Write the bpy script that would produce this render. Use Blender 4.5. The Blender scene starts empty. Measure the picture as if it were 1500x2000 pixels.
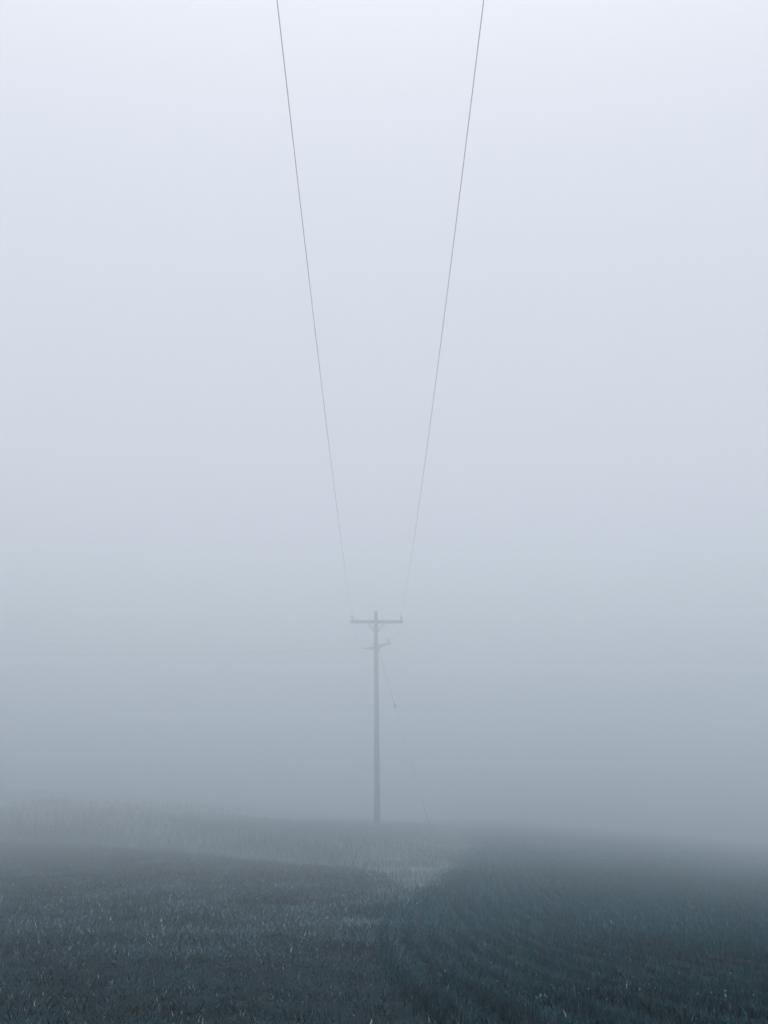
import bpy, bmesh, math
import numpy as np
from mathutils import Vector, Matrix

S = bpy.context.scene
C = S.collection
rng = np.random.default_rng(11)

# ------------------------------------------------------------------ tuning
HAZE_DENSITY = 0.0257
HAZE_ANISO = 0.88
HAZE_COLOR = (0.911, 0.953, 0.985)
HAZE_TOP = 15.6
SKY_STRENGTH = 0.12
SUN_STRENGTH = 0.5
EXPOSURE = 0.97
Q = 1.4              # the pole is a tall one: drawn 10 m high, built 1.4 times that
D0 = 46.8
D = D0 * Q           # distance of the pole
EYE = 1.2           # camera height over datum; it looks out from a low brow in the field

# ------------------------------------------------------------------ helpers
def tag(o, label=None, cat=None, group=None, kind=None):
    if label: o['label'] = label
    if cat: o['category'] = cat
    if group: o['group'] = group
    if kind: o['kind'] = kind
    return o

def link(name, me, mat=None, parent=None, smooth=False):
    o = bpy.data.objects.new(name, me)
    C.objects.link(o)
    if mat: me.materials.append(mat)
    if parent: o.parent = parent
    if smooth:
        for p in me.polygons: p.use_smooth = True
    return o

def empty(name, loc):
    o = bpy.data.objects.new(name, None)
    C.objects.link(o); o.location = loc
    o.empty_display_size = 0.3
    return o

def obj(name, bm, mat, parent=None, smooth=False, bevel=0.0):
    if bevel:
        bmesh.ops.bevel(bm, geom=bm.edges[:], offset=bevel, segments=2, affect='EDGES', profile=0.6)
    me = bpy.data.meshes.new(name); bm.to_mesh(me); bm.free()
    return link(name, me, mat, parent, smooth)

def add_box(bm, c, s, rot=None):
    m = Matrix.Translation(c)
    if rot is not None: m = m @ rot
    m = m @ Matrix.Diagonal((s[0], s[1], s[2], 1))
    bmesh.ops.create_cube(bm, size=1, matrix=m)

def add_tube(bm, pts, r, n=10, caps=True):
    """round tube along a list of points; r is one radius or one per point"""
    pts = [Vector(p) for p in pts]
    rs = r if hasattr(r, '__len__') else [r] * len(pts)
    rings = []
    t0 = (pts[1] - pts[0]).normalized()
    ref = Vector((0, 0, 1)) if abs(t0.z) < 0.9 else Vector((1, 0, 0))
    for i, p in enumerate(pts):
        t = (pts[min(i + 1, len(pts) - 1)] - pts[max(i - 1, 0)]).normalized()
        u = t.cross(ref).normalized(); w = u.cross(t)
        rings.append([bm.verts.new(p + (u * math.cos(2 * math.pi * k / n) + w * math.sin(2 * math.pi * k / n)) * rs[i]) for k in range(n)])
    for a, b in zip(rings, rings[1:]):
        for k in range(n):
            bm.faces.new((a[k], a[(k + 1) % n], b[(k + 1) % n], b[k]))
    if caps:
        bm.faces.new(rings[0][::-1]); bm.faces.new(rings[-1])
    bmesh.ops.recalc_face_normals(bm, faces=bm.faces[:])

def add_lathe(bm, prof, M=Matrix.Identity(4), n=16):
    """prof: list of (radius, height) turned round the local z axis of M"""
    rings = []
    for r, h in prof:
        rings.append([bm.verts.new(M @ Vector((r * math.cos(2 * math.pi * k / n), r * math.sin(2 * math.pi * k / n), h))) for k in range(n)])
    for a, b in zip(rings, rings[1:]):
        for k in range(n):
            bm.faces.new((a[k], a[(k + 1) % n], b[(k + 1) % n], b[k]))
    bm.faces.new(rings[0][::-1]); bm.faces.new(rings[-1])
    bmesh.ops.recalc_face_normals(bm, faces=bm.faces[:])

# value noise on the plane (numpy)
def _hash(ix, iy, seed):
    h = (ix.astype(np.int64) * 374761393 + iy.astype(np.int64) * 668265263 + seed * 1442695041) & 0x7fffffff
    h = ((h ^ (h >> 13)) * 1274126177) & 0x7fffffff
    return ((h ^ (h >> 16)) & 0xffff) / 65535.0

def vnoise(x, y, seed=0):
    ix, iy = np.floor(x), np.floor(y)
    fx, fy = x - ix, y - iy
    fx = fx * fx * (3 - 2 * fx); fy = fy * fy * (3 - 2 * fy)
    a = _hash(ix, iy, seed); b = _hash(ix + 1, iy, seed)
    c = _hash(ix, iy + 1, seed); d = _hash(ix + 1, iy + 1, seed)
    return (a * (1 - fx) + b * fx) * (1 - fy) + (c * (1 - fx) + d * fx) * fy

def fbm(x, y, seed=0, o=4):
    s, a, t = 0, 1.0, 0
    for k in range(o):
        s = s + a * vnoise(x * 2 ** k + 17.3 * k, y * 2 ** k + 9.1 * k, seed + k); t += a; a *= 0.5
    return s / t

# ------------------------------------------------------------------ plan of the fields
def sstep(a, b, v):
    t = np.clip((v - a) / (b - a), 0, 1)
    return t * t * (3 - 2 * t)

def pw(xs, ys):                         # smoothed piecewise-linear curve
    t = np.linspace(xs[0], xs[-1], 8000)
    v = np.interp(t, xs, ys)
    for w in (41, 21): v = np.convolve(np.pad(v, w // 2, mode='edge'), np.ones(w) / w, 'valid')
    return lambda y: np.interp(np.asarray(y, float), t, v)
# x of the line between crop (right) and grass (left)
crop_edge = pw([-30, 0, 3.3, 4.7, 6.2, 8.6, 12.6, 16.5, 37.4, 49.6, 66, 90, 280], [.3, .22, .12, .08, .04, .06, .22, .60, 2.80, 4.05, 5.4, 7.6, 22])
# x of the line between the mown field and the rough verge
verge_edge = pw([-30, 12.4, 16.5, 19.9, 24.3, 29.5, 38.6, 48.5, 54.6, 80, 280], [.4, .22, .40, .50, .36, -.6, -6.1, -12.3, -19, -52, -320])
# height of the field under the datum eye along the view
_prof = pw([-30, 0, 2.0, 4.2, 8.9, 19, 32, 47, 66, 280], [.34, .34, .40, .64, .98, 1.36, 1.62, 1.72, 1.60, 1.5])

def verge_back(x):
    return 72 + .15 * np.minimum(0, np.asarray(x) + 4)

def verge_mask(x, y):
    return sstep(-.3 - .02 * y, .3 + .03 * y, x - verge_edge(y) + 1.2 * (fbm(x * .8, y * .5, 13) - .5) * sstep(14, 26, y)) * (1 - sstep(-.2 - .01 * y, .2 + .01 * y, x - crop_edge(y))) * sstep(12.2, 13.2, y) * (1 - sstep(-2, 2, y - verge_back(x)))

def height(x, y):
    r = np.hypot(x, y)
    z = EYE - _prof(y)
    z = z + 0.10 * (fbm(x * .09 + 3, y * .09, 5) - .5) * sstep(10, 22, r)
    z = z + 0.014 * (fbm(x * 1.3, y * 1.3, 8, 3) - .5)
    inl = sstep(0, 5, x - verge_edge(y)) * (1 - sstep(-3, .3, x - crop_edge(y))) * sstep(24, 42, y)
    z = z + (.40 + .45 * sstep(-3, -17, x)) * inl * (1 - sstep(74, 100, y))
    # the land falls gently away on the right
    q = np.maximum(0, x - crop_edge(y) - 1.0)
    z = z - .088 * q * q / (q + 4.0) * sstep(3, 16, y)
    # low rise beyond the verge on the left
    z = z + 4.0 * sstep(82, 140, y) * sstep(8, -55, x)
    return z

# ------------------------------------------------------------------ materials
def new_mat(name):
    m = bpy.data.materials.new(name); m.use_nodes = True
    nt = m.node_tree; b = nt.nodes['Principled BSDF']
    return m, nt, b

def blade_mat(name, stops, rough=.55, trans=0.0):
    """colour by each blade's own tint attribute"""
    m, nt, b = new_mat(name)
    at = nt.nodes.new('ShaderNodeAttribute'); at.attribute_name = 'tint'
    r = nt.nodes.new('ShaderNodeValToRGB')
    el = r.color_ramp.elements
    while len(el) < len(stops): el.new(.5)
    for e, (p, c) in zip(el, stops): e.position = p; e.color = (*c, 1)
    nt.links.new(at.outputs['Fac'], r.inputs[0])
    nt.links.new(r.outputs[0], b.inputs['Base Color'])
    b.inputs['Roughness'].default_value = rough
    b.inputs['Specular IOR Level'].default_value = .3
    return m

def wood_mat(name, c0, c1):
    m, nt, b = new_mat(name)
    tc = nt.nodes.new('ShaderNodeTexCoord')
    mp = nt.nodes.new('ShaderNodeMapping'); mp.inputs['Scale'].default_value = (22, 22, .8)
    nz = nt.nodes.new('ShaderNodeTexNoise'); nz.inputs['Scale'].default_value = 1.0; nz.inputs['Detail'].default_value = 6
    r = nt.nodes.new('ShaderNodeValToRGB')
    r.color_ramp.elements[0].position = .32; r.color_ramp.elements[0].color = (*c0, 1)
    r.color_ramp.elements[1].position = .7; r.color_ramp.elements[1].color = (*c1, 1)
    bp = nt.nodes.new('ShaderNodeBump'); bp.inputs['Strength'].default_value = .5; bp.inputs['Distance'].default_value = .02
    L = nt.links.new
    L(tc.outputs['Object'], mp.inputs[0]); L(mp.outputs[0], nz.inputs['Vector']); L(nz.outputs['Fac'], r.inputs[0])
    L(r.outputs[0], b.inputs['Base Color']); L(nz.outputs['Fac'], bp.inputs['Height']); L(bp.outputs[0], b.inputs['Normal'])
    b.inputs['Roughness'].default_value = .85
    return m

def plain_mat(name, c, rough=.5, metal=0.0):
    m, nt, b = new_mat(name)
    tc = nt.nodes.new('ShaderNodeTexCoord')
    nz = nt.nodes.new('ShaderNodeTexNoise'); nz.inputs['Scale'].default_value = 14; nz.inputs['Detail'].default_value = 4
    mx = nt.nodes.new('ShaderNodeMix'); mx.data_type = 'RGBA'
    mx.inputs['A'].default_value = (*[v * .75 for v in c], 1); mx.inputs['B'].default_value = (*[min(1, v * 1.2) for v in c], 1)
    nt.links.new(tc.outputs['Object'], nz.inputs['Vector']); nt.links.new(nz.outputs['Fac'], mx.inputs['Factor'])
    nt.links.new(mx.outputs['Result'], b.inputs['Base Color'])
    b.inputs['Roughness'].default_value = rough; b.inputs['Metallic'].default_value = metal
    return m

M_pole = wood_mat('weathered_pole_wood', (.026, .029, .032), (.072, .078, .084))
M_arm = wood_mat('crossarm_wood', (.026, .029, .032), (.07, .076, .08))
M_steel = plain_mat('galvanised_steel', (.10, .105, .11), .55, .6)
M_porcelain = plain_mat('insulator_glaze', (.045, .04, .04), .25)
M_cable = plain_mat('cable_dark', (.010, .011, .014), .6)
M_guard = plain_mat('guy_guard_plastic', (.09, .09, .085), .6)
M_plate = plain_mat('pale_batten', (.26, .255, .245), .7)

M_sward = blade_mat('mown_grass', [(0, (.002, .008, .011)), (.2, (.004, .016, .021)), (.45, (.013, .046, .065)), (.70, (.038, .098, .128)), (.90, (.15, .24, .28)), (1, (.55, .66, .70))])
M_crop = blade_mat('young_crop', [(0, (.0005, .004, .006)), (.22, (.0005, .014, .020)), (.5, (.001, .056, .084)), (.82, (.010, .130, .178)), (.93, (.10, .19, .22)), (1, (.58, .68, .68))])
M_verge = blade_mat('rough_verge_grass', [(0, (.02, .045, .06)), (.4, (.06, .105, .13)), (.75, (.15, .22, .25)), (1, (.44, .51, .53))])

M_heads = blade_mat('seed_head', [(0, (.20, .24, .25)), (1, (.52, .55, .55))])

# ground: one sheet; zone colours by plan attributes, fine variation by noise
def ground_mat():
    m, nt, b = new_mat('field_soil')
    L = nt.links.new
    av = nt.nodes.new('ShaderNodeAttribute'); av.attribute_name = 'verge'
    ac = nt.nodes.new('ShaderNodeAttribute'); ac.attribute_name = 'crop'
    tc = nt.nodes.new('ShaderNodeTexCoord')
    n1 = nt.nodes.new('ShaderNodeTexNoise'); n1.inputs['Scale'].default_value = 2.2; n1.inputs['Detail'].default_value = 10; n1.inputs['Roughness'].default_value = .7
    n2 = nt.nodes.new('ShaderNodeTexNoise'); n2.inputs['Scale'].default_value = 38; n2.inputs['Detail'].default_value = 6
    L(tc.outputs['Object'], n1.inputs['Vector']); L(tc.outputs['Object'], n2.inputs['Vector'])
    def ramp(src, a, c0, bpos, c1):
        r = nt.nodes.new('ShaderNodeValToRGB')
        r.color_ramp.elements[0].position = a; r.color_ramp.elements[0].color = (*c0, 1)
        r.color_ramp.elements[1].position = bpos; r.color_ramp.elements[1].color = (*c1, 1)
        L(src, r.inputs[0]); return r.outputs[0]
    g = ramp(n1.outputs['Fac'], .32, (.002, .009, .013), .70, (.009, .030, .041))
    s = ramp(n1.outputs['Fac'], .32, (.0006, .010, .015), .72, (.002, .026, .037))
    v = ramp(n1.outputs['Fac'], .30, (.04, .055, .06), .70, (.11, .14, .15))
    def mix(f, a, b_):
        x = nt.nodes.new('ShaderNodeMix'); x.data_type = 'RGBA'
        L(f, x.inputs['Factor']); L(a, x.inputs['A']); L(b_, x.inputs['B']); return x.outputs['Result']
    c = mix(av.outputs['Fac'], mix(ac.outputs['Fac'], g, s), v)
    fine = nt.nodes.new('ShaderNodeMix'); fine.data_type = 'RGBA'; fine.blend_type = 'MULTIPLY'
    fine.inputs['Factor'].default_value = .7
    L(c, fine.inputs['A']); L(ramp(n2.outputs['Fac'], .3, (.45, .45, .45), .7, (1.35, 1.35, 1.35)), fine.inputs['B'])
    L(fine.outputs['Result'], b.inputs['Base Color'])
    bp = nt.nodes.new('ShaderNodeBump'); bp.inputs['Strength'].default_value = .7; bp.inputs['Distance'].default_value = .03
    L(n2.outputs['Fac'], bp.inputs['Height']); L(bp.outputs[0], b.inputs['Normal'])
    b.inputs['Roughness'].default_value = .95; b.inputs['Specular IOR Level'].default_value = .1
    return m

def mesh_np(name, verts, faces_flat, loop_tot, attrs=None, domain='POINT'):
    me = bpy.data.meshes.new(name)
    me.vertices.add(len(verts)); me.vertices.foreach_set('co', np.ascontiguousarray(verts, np.float32).ravel())
    nl = len(faces_flat); nf = nl // loop_tot
    me.loops.add(nl); me.loops.foreach_set('vertex_index', np.ascontiguousarray(faces_flat, np.int32))
    me.polygons.add(nf)
    me.polygons.foreach_set('loop_start', np.arange(0, nl, loop_tot, dtype=np.int32))
    me.update(calc_edges=True)
    for k, v in (attrs or {}).items():
        a = me.attributes.new(k, 'FLOAT', domain)
        a.data.foreach_set('value', np.ascontiguousarray(v, np.float32))
    return me

def make_ground():
    ys = np.concatenate([np.arange(-30, 0, 1.5), np.arange(0, 20, .09), np.arange(20, 60, .3), np.arange(60, 241, 3)])
    xp = np.concatenate([np.arange(0, 6, .09), np.arange(6, 25, .3), np.arange(25, 206, 3)])
    xs = np.concatenate([-xp[:0:-1], xp])
    X, Y = np.meshgrid(xs, ys)
    Z = height(X, Y)
    v = np.stack([X, Y, Z], -1).reshape(-1, 3)
    ny, nx = X.shape
    i = (np.arange(ny - 1)[:, None] * nx + np.arange(nx - 1)[None]).ravel()
    f = np.stack([i, i + 1, i + nx + 1, i + nx], -1).ravel()
    cm = sstep(-.04, .08, X - crop_edge(Y) + .25 * (fbm(X * 1.5, Y * 1.5, 41) - .5))
    me = mesh_np('ground', v, f, 4, {'verge': verge_mask(X, Y).ravel(), 'crop': cm.ravel()})
    o = link('ground', me, ground_mat(), smooth=True)
    tag(o, kind='structure')
make_ground()

# ------------------------------------------------------------------ blades
def blades(name, x, y, hgt, wid, tint, lean, mat, curl=.6, zoff=-.008):
    """one mesh of many single grass blades: two-segment curved strips"""
    n = len(x)
    z = height(x, y) + zoff
    th = rng.uniform(0, 2 * np.pi, n); ph = rng.uniform(0, 2 * np.pi, n)
    wx, wy = np.cos(th) * wid * .5, np.sin(th) * wid * .5
    lx, ly = np.cos(ph) * lean * hgt, np.sin(ph) * lean * hgt
    hz = hgt * np.sqrt(np.maximum(.15, 1 - np.minimum(lean, .95) ** 2))
    P = np.empty((n, 5, 3))
    P[:, 0] = np.stack([x - wx, y - wy, z], -1); P[:, 1] = np.stack([x + wx, y + wy, z], -1)
    mx, my, mz = x + lx * (.5 - .25 * curl), y + ly * (.5 - .25 * curl), z + hz * (.5 + .12 * curl)
    P[:, 2] = np.stack([mx + wx * .8, my + wy * .8, mz], -1); P[:, 3] = np.stack([mx - wx * .8, my - wy * .8, mz], -1)
    P[:, 4] = np.stack([x + lx, y + ly, z + hz], -1)
    b = (np.arange(n) * 5)[:, None]
    F = np.concatenate([b + [0, 1, 2], b + [0, 2, 3], b + [3, 2, 4]], 1).ravel()
    me = mesh_np(name, P.reshape(-1, 3), F, 3, {'tint': np.repeat(tint, 5)})
    return link(name, me, mat)

def scatter(y0, y1, half, dens, n_try):
    """points with density falling off with distance: dens(y) per square metre, width from half(y)"""
    yy = np.linspace(y0, y1, 800)
    w = dens(yy) * 2 * half(yy)
    cdf = np.cumsum(w); tot = cdf[-1] * (yy[1] - yy[0]); cdf = cdf / cdf[-1]
    n = int(min(tot, n_try))
    y = np.interp(rng.random(n), cdf, yy)
    x = rng.uniform(-1, 1, n) * half(y)
    return x, y

half = lambda y: .42 * y + .9

# mown grass on the left
x, y = scatter(1.9, 58, half, lambda y: 34000 * np.minimum(1, (3.0 / y) ** 1.62), 1700000)
edge = crop_edge(y) + (.2 + .03 * y) * (fbm(x * 1.8, y * 1.2, 41) - .5)
k = (x < edge + .10 * rng.standard_normal(len(x))) & ((x < verge_edge(y) + .15 * rng.standard_normal(len(x))) | (y < 12.5))
x, y = x[k], y[k]
cl = fbm(x * 1.3, y * .8, 21, 4)             # broad patches
cs = fbm(x * 12, y * 8, 31, 3)            # tufts
k = rng.random(len(x)) < .35 + 1.3 * np.clip(cs * .6 + cl * .6 - .32, 0, 1)
x, y, cl, cs = x[k], y[k], cl[k], cs[k]
n = len(x); far = np.maximum(1, y / 4.0)
h = (.009 + .018 * rng.random(n) ** 1.6) * (1 + 1.5 * sstep(2.5, 12, y)) * (.55 + .9 * cs) * np.where(rng.random(n) < .012, 1.7, 1)
t = np.clip(.20 + .62 * (cl - .5) * 1.6 + .45 * (cs - .5) + .24 * rng.standard_normal(n) + .10, 0, .9) * (.20 + .78 * sstep(1.4, 9.5, y + 3 * (cl - .5)))  # last factor paints foreground shade into the tint, darker towards the camera
t = np.where(rng.random(n) < (.034 + .020 * sstep(2.6, 6.5, y)) * np.clip(3.5 * (cs * .5 + cl * .5 - .36), .12, 1), rng.uniform(.88, 1, n), t)
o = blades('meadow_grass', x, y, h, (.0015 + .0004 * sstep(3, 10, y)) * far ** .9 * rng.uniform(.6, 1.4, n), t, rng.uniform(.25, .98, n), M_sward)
tag(o, 'short mown grass covering the left field, flecked with pale straw', 'grass', kind='stuff')
print('meadow', n)

# young crop in curved drill rows on the right
x, y = scatter(1.9, 58, half, lambda y: 30000 * np.minimum(1, (3.0 / y) ** 1.6), 1600000)
ROW = .18
off = x - crop_edge(y)
kk = np.round(off / ROW)
jit = rng.standard_normal(len(x)) * (.021 + .008 * (1 - sstep(3, 8, y)) + .10 * np.exp(-np.abs(off) / .3) * sstep(10, 16, y))
x = np.where(rng.random(len(x)) < .80 + .10 * sstep(5, 14, y), crop_edge(y) + kk * ROW + jit + .02 * (vnoise(y * .8, kk, 3) - .5), x)
edge = crop_edge(y) + (.2 + .03 * y) * (fbm(x * 1.8, y * 1.2, 41) - .5)
k = (x > edge - .03 + (.03 + .012 * y) * rng.standard_normal(len(x)))
x, y = x[k], y[k]
cl = fbm(x * 1.2, y * .75, 61, 4); cs = fbm(x * 10, y * 7, 71, 3)
k = rng.random(len(x)) < .40 + 1.0 * np.clip(cs * .5 + cl * .35 - .12, 0, 1)
x, y, cl, cs = x[k], y[k], cl[k], cs[k]
n = len(x); far = np.maximum(1, y / 4.0)
h = (.018 + .024 * rng.random(n)) * (1 + 1.3 * sstep(3, 14, y)) * (.7 + .6 * cs)
t = np.clip(.42 + .28 * (cl - .5) + .5 * (cs - .5) + .20 * rng.standard_normal(n), 0, .9) * (.50 + .50 * sstep(1.5, 11, y + 4 * (cl - .5))) + .13 * sstep(22, 50, y)  # crop tint carries painted shade near the camera and painted haze far off
t = np.where(rng.random(n) < .004, rng.uniform(.88, .97, n), t)
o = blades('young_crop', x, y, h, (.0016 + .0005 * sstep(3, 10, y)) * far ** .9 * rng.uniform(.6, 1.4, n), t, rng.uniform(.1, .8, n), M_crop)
tag(o, 'dark young cereal crop in curving drill rows across the right field', 'crop', kind='stuff')
print('crop', n)

# pale straw bits and small broad-leaved weeds among the crop
def leaflets(name, x, y, size, tint, mat):
    n = len(x); z = height(x, y)
    a = rng.uniform(0, 2 * np.pi, n); tl = rng.uniform(-.2, .9, n)
    ux, uy = np.cos(a), np.sin(a)
    zz = z + rng.uniform(.012, .06, n)
    P = np.empty((n, 4, 3))
    P[:, 0] = np.stack([x, y, zz], -1)
    P[:, 2] = np.stack([x + ux * size, y + uy * size, zz + tl * size], -1)
    mx, my, mz = x + ux * size * .5, y + uy * size * .5, zz + tl * size * .6
    P[:, 1] = np.stack([mx - uy * size * .28, my + ux * size * .28, mz], -1)
    P[:, 3] = np.stack([mx + uy * size * .28, my - ux * size * .28, mz], -1)
    b = (np.arange(n) * 4)[:, None]
    F = np.concatenate([b + [0, 1, 2], b + [0, 2, 3]], 1).ravel()
    return link(name, mesh_np(name, P.reshape(-1, 3), F, 3, {'tint': np.repeat(tint, 4)}), mat)
cx_, cy_ = [], []
for _ in range(260):
    yy = rng.uniform(2.6, 9); xx = crop_edge(yy) + abs(rng.normal(.07, .55)) + .03
    m_ = rng.integers(4, 16)
    cx_.append(xx + rng.normal(0, .024, m_)); cy_.append(yy + rng.normal(0, .03, m_))
x = np.concatenate(cx_); y = np.concatenate(cy_)
o = leaflets('field_weeds', x, y, rng.uniform(.004, .010, len(x)) * np.maximum(1, y / 5), np.where(rng.random(len(x)) < .05, rng.uniform(.80, .90, len(x)), rng.uniform(.1, .55, len(x))), M_crop)
tag(o, 'small broad-leaved weeds along the near edge of the crop', 'weeds', kind='stuff')

# straw stubble: stiff pale stalks standing thinly in the crop
x, y = scatter(2, 16, half, lambda y: 170 * np.minimum(1, (4 / y)), 20000)
k = (x > crop_edge(y) + .15) & (rng.random(len(x)) < np.clip(.15 + 2.4 * (fbm(x * 2, y * 1.2, 91) - .33), 0, 1))
x, y = x[k], y[k]; n = len(x)
o = blades('straw_stubble', x, y, .012 + .034 * rng.random(n) ** 2, .0013 * np.maximum(1, y / 4), rng.uniform(.78, .95, n), rng.uniform(.05, .9, n), M_crop, curl=.1)
tag(o, 'pale straw stalks scattered thinly among the dark crop', 'straw', kind='stuff')

# rough verge: long dry grass
x, y = scatter(12.2, 76, lambda y: .42 * y + 3, lambda y: 700 * np.minimum(1, (18 / y) ** 1.4), 400000)
w1 = 1.1 * (fbm(x * .8, y * .5, 13) - .5) * sstep(14, 26, y) + .25 * sstep(24, 40, y) * rng.standard_normal(len(x))
vm = (x > verge_edge(y) + w1) & (x < crop_edge(y) + .25 * w1 + .012 * y * rng.standard_normal(len(x))) & (y < verge_back(x) + 2 * w1)
x, y = x[vm], y[vm]
inn = np.minimum(np.minimum((x - verge_edge(y)) * .7, (crop_edge(y) - x) * .32 + .03), 2.6)
cl = fbm(x * .45, y * .30, 111, 4); cs = fbm(x * 2.2, y * 1.6, 121, 3)
k = rng.random(len(x)) < .45 + 1.2 * np.clip(cs * .7 + cl * .5 - .35, 0, 1)
x, y, inn, cl, cs = x[k], y[k], inn[k], cl[k], cs[k]
n = len(x)
h = np.clip(.07 + .17 * inn, .06, .50) * (1 + .75 * sstep(-4, -15, x)) + .13 * np.exp(-np.maximum(0, crop_edge(y) - x) / (.12 + .008 * y)) * sstep(13, 18, y) * (.45 + .65 * cs + .35 * (cl - .5)) * rng.uniform(.65, 1.3, n)
t = np.clip(.40 + .9 * (cl - .5) + .5 * (cs - .5) + .20 * rng.standard_normal(n) + .28 * sstep(-9, -18, x) * sstep(58, 64, y) + .10 * (1 - sstep(16, 50, y)) + .20 * np.exp(-np.maximum(0, crop_edge(y) - x) / (.16 + .014 * y)) * (1 - sstep(45, 62, y)), 0, 1)
o = blades('rough_grass', x, y, h, .0052 * np.maximum(1, y / 16) * rng.uniform(.6, 1.5, n), t, rng.uniform(.3, .95, n), M_verge)
tag(o, 'long dry pale grass on the rough verge around the pole', 'tall grass', kind='stuff')
print('verge', n)
x, y = scatter(13, 60, half, lambda y: 40 * np.minimum(1, 18 / y), 60000)
dd = verge_edge(y) - x
k = (dd > -.2) & (rng.random(len(x)) < np.exp(-np.maximum(0, dd) / (.25 + .05 * y)))
x, y = x[k], y[k]; n = len(x)
o = blades('stray_stems', x, y, rng.uniform(.10, .34, n), .0045 * np.maximum(1, y / 16), rng.uniform(.3, .9, n), rng.uniform(.3, .95, n), M_verge)
tag(o, 'stray pale stems straggling from the verge into the mown field', 'tall grass', kind='stuff')

# feathery seed heads standing above the verge, thickest at the far left
x, y = scatter(34, 73, lambda y: .42 * y + 3, lambda y: 34 + 0 * y, 60000)
k = (x > verge_edge(y) + 2.5) & (x < crop_edge(y) - .8) & (y > 35) & (y < verge_back(x)) & (rng.random(len(x)) < np.clip(3.4 * (fbm(x * .55, y * .2, 131, 3) - .44), 0, 1) * sstep(-7, -17, x))
x, y = x[k], y[k]; n = len(x)
z = height(x, y); hh = np.clip(.98 + .17 * rng.standard_normal(n) + .5 * (fbm(x * .4, y * .3, 141, 3) - .5), .5, 1.5)
P = []; F = []
for i in range(n):
    a = rng.uniform(0, 6.28); ln = rng.uniform(.15, .6)
    dx, dy = math.cos(a) * ln, math.sin(a) * ln
    w = .008
    b = len(P)
    tx, ty, tz = x[i] + dx * .75, y[i] + dy * .75, z[i] + hh[i] * .76
    P += [(x[i] - w, y[i], z[i]), (x[i] + w, y[i], z[i]), (tx + w * .7, ty, tz), (tx - w * .7, ty, tz)]
    F += [b, b + 1, b + 2, b, b + 2, b + 3]
    ln_ = rng.uniform(.16, .34); pw_ = rng.uniform(.012, .026)
    for q in range(3):                                   # plume: a drooping lens of fine sprays
        aa = rng.uniform(0, 6.28); ox, oy = math.cos(aa) * pw_, math.sin(aa) * pw_
        b = len(P)
        P += [(tx, ty, tz - .02), (tx + dx * .12 + ox, ty + dy * .12 + oy, tz + ln_ * .45), (tx + dx * .4, ty + dy * .4, tz + ln_), (tx + dx * .12 - ox, ty + dy * .12 - oy, tz + ln_ * .4)]
        F += [b, b + 1, b + 2, b, b + 2, b + 3]
P = np.array(P); 
o = link('seed_heads', mesh_np('seed_heads', P, np.array(F), 3, {'tint': np.clip(rng.normal(.75, .2, len(P)), 0, 1)}), M_heads)
tag(o, 'pale feathery seed heads standing above the verge grass', 'seed heads', kind='stuff')
print('seed heads', n)

# ------------------------------------------------------------------ the pole
PX, PY, PZ = 0.045, D0, 0.32
BASE = Vector((PX * Q, D, float(height(np.array([PX * Q]), np.array([D]))[0])))
print('pole base z', BASE.z, 'wanted', EYE + Q * (PZ - EYE))
BASE.z = EYE + Q * (PZ - EYE)
TOP = 9.84
pole = empty('utility_pole', BASE)
tag(pole, 'weathered wooden utility pole with a single crossarm, standing in the verge', 'utility pole')
def rel(p): return Vector(p) - Vector((PX, PY, PZ))

bm = bmesh.new()
hgt = TOP - PZ
pts, rs = [], []
for i in range(26):
    u = i / 25
    lean = .03 * (1 - u) - .05 * u + .012 * math.sin(5 * u)
    pts.append((lean + .02 * u, .01 * math.sin(7 * u), -.4 + (hgt + .4) * u)); rs.append(.132 - .040 * u + .002 * math.sin(23 * u))
add_tube(bm, pts, rs, n=28)
shaft = obj('shaft', bm, M_pole, pole, smooth=True)
def axis(z):                                    # x of the pole's centre at world height z
    u = (z - PZ + .4) / (hgt + .4)
    return PX + .03 * (1 - u) - .05 * u + .012 * math.sin(5 * u) + .02 * u
bm = bmesh.new()
add_lathe(bm, [(.099, 0), (.103, .012), (.098, .03), (.05, .05), (.004, .058)], Matrix.Translation(rel((axis(TOP), PY, TOP - .005))), 24)
obj('pole_cap', bm, M_steel, pole, smooth=True)

# crossarm, bolted on the camera side of the shaft
AY = PY - .155
bm = bmesh.new()
add_box(bm, rel((.04, AY, 9.355)), (2.43, .098, .150), Matrix.Rotation(.004, 4, 'Y'))
arm = obj('crossarm', bm, M_arm, pole, bevel=.012)
bm = bmesh.new()
for sx in (-.06, .06):
    add_lathe(bm, [(.02, 0), (.02, .03), (.012, .034), (.012, .06)], Matrix.Translation(rel((.04 + sx * .3, AY - .048, 9.355 + sx))) @ Matrix.Rotation(math.pi / 2, 4, 'X'), 6)
add_box(bm, rel((.04, AY - .052, 9.355)), (.09, .006, .19))
obj('arm_bolt', bm, M_steel, pole)
for sx in (-1, 1):
    bm = bmesh.new()
    a = Vector(rel((.04 + sx * .42, AY - .056, 9.315))); b = Vector(rel((axis(8.93) + sx * .07, PY - .112, 8.915)))
    d = b - a
    add_box(bm, (a + b) / 2, (.060, .012, d.length), Matrix.Rotation(math.atan2(d.x, d.z), 4, 'Y') @ Matrix.Rotation(math.asin(max(-1, min(1, -d.y / d.length))), 4, 'X'))
    for q in (a, b):
        add_lathe(bm, [(.018, 0), (.018, .02)], Matrix.Translation(q + Vector((0, 0, 0))) @ Matrix.Rotation(math.pi / 2, 4, 'X'), 6)
    obj('arm_brace', bm, M_steel, pole)

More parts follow.
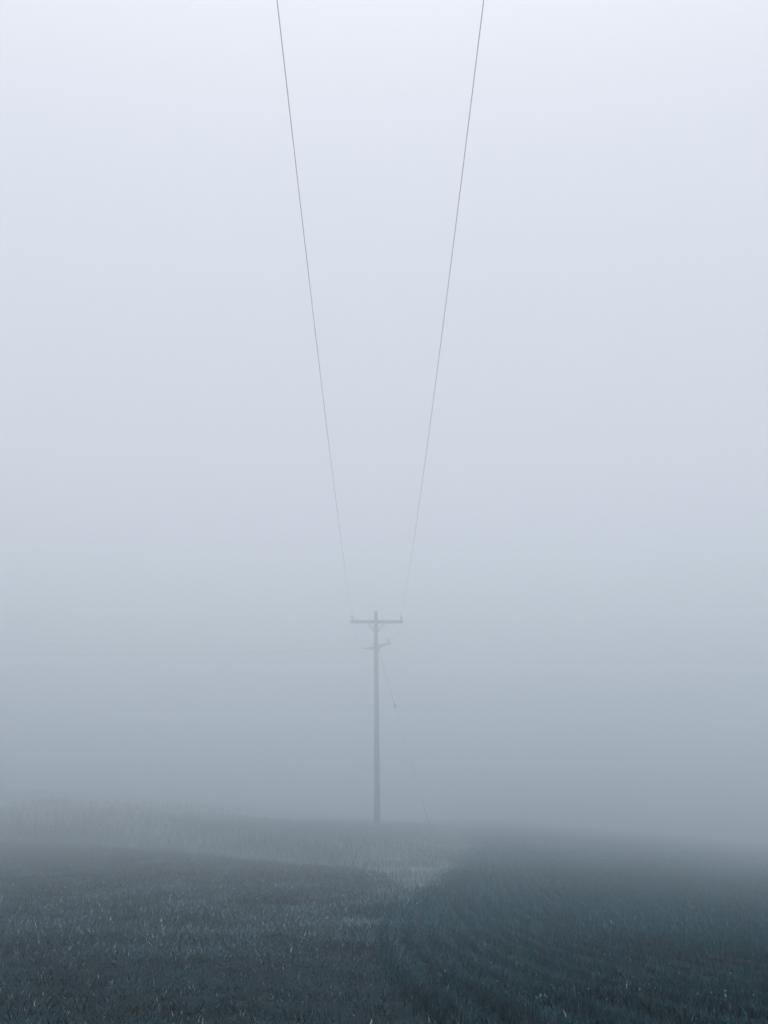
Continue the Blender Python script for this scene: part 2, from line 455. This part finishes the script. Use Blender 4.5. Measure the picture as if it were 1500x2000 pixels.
# pin insulators on the arm
def pin_insulator(px, py, pz, s=1.0, parent=pole, name='pin_insulator'):
    M = Matrix.Translation(rel((px, py, pz))) @ Matrix.Diagonal((s, s, s, 1))
    bm = bmesh.new()
    add_lathe(bm, [(.022, .055), (.082, .062), (.085, .075), (.050, .095), (.036, .115), (.060, .122), (.062, .134), (.036, .150), (.026, .168),
                   (.040, .176), (.041, .186), (.030, .196), (.024, .21), (.030, .222), (.028, .236), (.012, .244)], M, 20)
    ins = obj(name, bm, M_porcelain, parent, smooth=True)
    bm = bmesh.new()
    add_lathe(bm, [(.03, -.004), (.03, .006), (.014, .01), (.014, .10)], M, 12)
    obj('pin', bm, M_steel, ins, smooth=True)
    return ins
IX = (-1.085, 1.162); IZ = 9.432
for ix in IX: pin_insulator(ix, AY, IZ)

# lower bracket arm on the right with its own insulator
bm = bmesh.new()
a = rel((axis(8.27) + .09, PY - .02, 8.265)); e = rel((.73, PY - .06, 8.395))
d = e - a
add_tube(bm, [a - d * .05, a + d * .5, e], [.050, .040, .034], 12)
add_tube(bm, [rel((axis(8.12) + .085, PY - .02, 8.09)), rel((.24, PY - .03, 8.20)), rel((.36, PY - .04, 8.285)), rel((.52, PY - .05, 8.335))], [.034, .032, .030, .026], 10)
add_lathe(bm, [(.05, -.05), (.055, -.02), (.055, .03), (.04, .05)], Matrix.Translation(rel((.60, PY - .055, 8.375))), 12)
br = obj('bracket_arm', bm, M_steel, pole, smooth=True)
pin_insulator(.585, PY - .055, 8.405, .8)
bm = bmesh.new()
add_box(bm, rel((axis(8.2) + .075, PY - .02, 8.18)), (.10, .15, .30))
obj('bracket_plate', bm, M_steel, pole, bevel=.01)
# band holding bracket and dead end
bm = bmesh.new()
for zz in (8.10, 8.26):
    add_lathe(bm, [(.1035, -.03), (.108, -.025), (.108, .025), (.1035, .03)], Matrix.Translation(rel((axis(zz), PY, zz))), 24)
obj('pole_band', bm, M_steel, pole, smooth=True)
# dead-end clevis and strain insulator on the left
MD = lambda px, pz: Matrix.Translation(rel((px, PY, pz))) @ Matrix.Rotation(-math.pi / 2, 4, 'Y')
bm = bmesh.new()
add_lathe(bm, [(.075, 0), (.085, .03), (.072, .10), (.055, .17), (.05, .24), (.03, .25)], MD(axis(8.16) - .09, 8.158), 14)
obj('dead_end_clevis', bm, M_steel, pole, smooth=True)
bm = bmesh.new()
add_lathe(bm, [(.012, .0), (.014, .04), (.038, .05), (.040, .07), (.022, .085), (.040, .10), (.041, .12), (.022, .135), (.016, .16), (.008, .20)], MD(axis(8.16) - .33, 8.153), 14)
obj('strain_insulator', bm, M_porcelain, pole, smooth=True)
bm = bmesh.new()
add_lathe(bm, [(.02, 0), (.02, .03), (.035, .04), (.035, .075), (.02, .085)], MD(axis(8.3) - .085, 8.33), 12)
obj('eye_bolt', bm, M_steel, pole, smooth=True)
# pale batten low on the shaft
bm = bmesh.new()
add_box(bm, rel((axis(1.3) + .01, PY - .128, 1.30)), (.055, .03, .72))
obj('batten', bm, M_plate, pole, bevel=.004)

# ------------------------------------------------------------------ wires
def wire(name, pts, r, label, cat, group=None, mat=M_cable, n=6):
    bm = bmesh.new()
    pts = [BASE + Q * (Vector(p) - Vector((PX, PY, PZ))) for p in pts]
    o0 = Vector(pts[0])
    add_tube(bm, [p - o0 for p in pts], r * Q, n)
    o = obj(name, bm, mat, None, smooth=True)
    o.location = o0
    return tag(o, label, cat, group)

def main_span(ix, zend, a, y0, zmin):
    pts = []
    for yv in np.concatenate([np.linspace(1.5, 9, 12), np.linspace(9.5, AY, 70)]):
        zz = zmin + a * (max(yv, 7) - y0) ** 2
        if yv < 7: zz += -2 * a * (7 - y0) * (7 - yv)
        e = sstep(30, AY, yv)
        zz += float(e) * (zend - (zmin + a * (AY - y0) ** 2))
        pts.append((ix, yv, zz))
    return pts
ZT = IZ + .215
wire('power_line', main_span(IX[0] + .0, ZT, .00151, 26.1, 9.165), .0058, 'thin black power line running overhead to the left end of the crossarm', 'power line', 'overhead wires')
wire('power_line', main_span(IX[1] - .0, ZT, .00181, 28.0, 9.005), .0058, 'thin black power line running overhead to the right end of the crossarm', 'power line', 'overhead wires')

def side_span(p0, pts):
    ys = [p0] + pts
    ctrl = np.array(ys); o = []
    xs = np.linspace(ctrl[0, 0], ctrl[-1, 0], 60)
    ca = np.polyfit(ctrl[:, 0] - ctrl[0, 0], ctrl[:, 2] - ctrl[0, 2], 2)
    ca[2] = 0
    for xv in xs:
        u = xv - ctrl[0, 0]
        o.append((xv, ctrl[0, 1] + (ctrl[-1, 1] - ctrl[0, 1]) * u / (ctrl[-1, 0] - ctrl[0, 0]), ctrl[0, 2] + np.polyval(ca, u)))
    return o
wire('branch_line', side_span((.585, PY - .055, 8.405 + .17), [(-2.78, PY, 8.30), (-6.0, PY, 8.20), (-14.0, PY, 8.27), (-16.9, PY, 8.37), (-24, PY, 8.75)]), .0045,
     'faint branch wire from the bracket insulator off to the left, upper of the two', 'power line', 'overhead wires')
wire('branch_line', side_span((axis(8.16) - .52, PY, 8.153), [(-3.7, PY, 8.042), (-5.5, PY, 7.98), (-9.2, PY, 7.90), (-15.6, PY, 7.80), (-24, PY, 7.95)]), .0048,
     'faint branch wire from the strain insulator off to the left, lower of the two', 'power line', 'overhead wires')

def bez(p, n=18):
    p = [Vector(q) for q in p]
    out = []
    for i in range(n + 1):
        t = i / n; q = p
        while len(q) > 1: q = [a.lerp(b, t) for a, b in zip(q, q[1:])]
        out.append(q[0])
    return out
wire('jumper_cable', bez([(IX[1], AY - .05, ZT), (1.18, AY - .20, 9.1), (1.02, AY - .12, 8.55), (.82, PY - .08, 8.60), (.585, PY - .055, 8.575)]), .007,
     'looping jumper wire from right end of crossarm down to bracket insulator', 'wire')
wire('jumper_cable', bez([(IX[0], AY - .05, ZT), (-1.08, AY - .2, 9.1), (-.85, AY - .1, 8.5), (-.7, PY - .03, 8.25), (axis(8.16) - .53, PY, 8.155)]), .007,
     'looping jumper wire from left end of crossarm down to strain insulator', 'wire')

# guy wire with egg insulator and guard, anchored in the verge on the right
ga = Vector((axis(8.12) + .115, PY, 8.12))
gx, gy = 2.46, PY
gb = Vector((gx, gy, .10))
guy = empty('guy_wire', BASE + Q * (gb - Vector((PX, PY, PZ))))
tag(guy, 'slanting steel guy wire bracing the pole down to the right', 'guy wire')
dv = ga - gb
q = dv.to_track_quat('Z', 'Y').to_matrix().to_4x4()
ti = (5.573 - gb.z) / dv.z
Lg = dv.length
bm = bmesh.new(); add_tube(bm, [dv, dv * ti], .0105, 8); add_tube(bm, [dv * ti, Vector((0, 0, 0))], .0042, 8)
obj('strand', bm, M_steel, guy, smooth=True)
bm = bmesh.new(); add_lathe(bm, [(.012, -.14), (.036, -.10), (.046, -.03), (.036, 0), (.046, .03), (.036, .10), (.012, .14)], q @ Matrix.Translation((0, 0, Lg * ti)), 14)
obj('egg_insulator', bm, M_porcelain, guy, smooth=True)
bm = bmesh.new(); add_tube(bm, [dv * .005, dv * .175], [.013, .012], 12)
obj('guard_sleeve', bm, M_guard, guy, smooth=True)

for root in (pole, guy):                    # bring the drawn sizes up to the built size
    for ch in root.children_recursive: ch.data.transform(Matrix.Scale(Q, 4))

# ------------------------------------------------------------------ haze
bm = bmesh.new()
add_box(bm, (0, 105, (HAZE_TOP - 12.0) / 2), (420, 280, HAZE_TOP + 12.0))
hm = bpy.data.materials.new('haze_air'); hm.use_nodes = True
nt = hm.node_tree; nt.nodes.clear()
out = nt.nodes.new('ShaderNodeOutputMaterial')
pv = nt.nodes.new('ShaderNodeVolumePrincipled')
pv.inputs['Color'].default_value = (*HAZE_COLOR, 1)
pv.inputs['Density'].default_value = HAZE_DENSITY
pv.inputs['Anisotropy'].default_value = HAZE_ANISO
pv.inputs['Density Attribute'].default_value = ''
nt.links.new(pv.outputs[0], out.inputs['Volume'])
hz = obj('haze', bm, hm)
tag(hz, 'thick pale blue fog filling the air over the fields', 'fog', kind='stuff')

# ------------------------------------------------------------------ light
SUN_EL, SUN_AZ = math.radians(86), math.radians(180)
w = bpy.data.worlds.new('World'); S.world = w; w.use_nodes = True
nt = w.node_tree; bg = nt.nodes['Background']
sky = nt.nodes.new('ShaderNodeTexSky'); sky.sky_type = 'NISHITA'
sky.sun_disc = False; sky.sun_elevation = SUN_EL; sky.sun_rotation = SUN_AZ
sky.air_density = 1.0; sky.dust_density = 6.0; sky.ozone_density = 1.0
hs = nt.nodes.new('ShaderNodeHueSaturation'); hs.inputs['Saturation'].default_value = .38
nt.links.new(sky.outputs[0], hs.inputs['Color'])
tn = nt.nodes.new('ShaderNodeMix'); tn.data_type = 'RGBA'; tn.blend_type = 'MULTIPLY'; tn.inputs['Factor'].default_value = 1
tn.inputs['B'].default_value = (1.0, .983, .966, 1)          # stratus slightly lilac
nt.links.new(hs.outputs[0], tn.inputs['A']); nt.links.new(tn.outputs['Result'], bg.inputs['Color'])
bg.inputs['Strength'].default_value = SKY_STRENGTH

sl = bpy.data.lights.new('sun', 'SUN'); so = bpy.data.objects.new('sun', sl); C.objects.link(so)
sl.energy = SUN_STRENGTH; sl.angle = math.radians(90); sl.color = (1, .97, .93)
sd = Vector((math.sin(SUN_AZ) * math.cos(SUN_EL), math.cos(SUN_AZ) * math.cos(SUN_EL), math.sin(SUN_EL)))
so.rotation_euler = sd.to_track_quat('Z', 'Y').to_euler(); so.location = (0, 20, 60)

# ------------------------------------------------------------------ camera
cam = bpy.data.cameras.new('camera'); co = bpy.data.objects.new('camera', cam); C.objects.link(co)
cam.sensor_fit = 'VERTICAL'; cam.sensor_height = 36; cam.sensor_width = 27; cam.lens = 36
cam.clip_start = .05; cam.clip_end = 1000
co.location = (0, 0, EYE)
co.rotation_euler = (math.pi / 2 + math.atan(575 / 2000), 0, -math.atan(17 / math.hypot(2000, 575)))
S.camera = co

# ------------------------------------------------------------------ render settings
S.view_settings.view_transform = 'Standard'; S.view_settings.look = 'None'
S.view_settings.exposure = EXPOSURE; S.view_settings.gamma = 1
cy = S.cycles
cy.max_bounces = 16; cy.volume_bounces = 10; cy.diffuse_bounces = 2; cy.glossy_bounces = 1; cy.transmission_bounces = 2
cy.use_denoising = True
try:
    cy.denoiser = 'OPENIMAGEDENOISE'; cy.denoising_input_passes = 'RGB_ALBEDO_NORMAL'; cy.denoising_prefilter = 'ACCURATE'
except Exception: pass
cy.use_adaptive_sampling = False
cy.caustics_reflective = False; cy.caustics_refractive = False
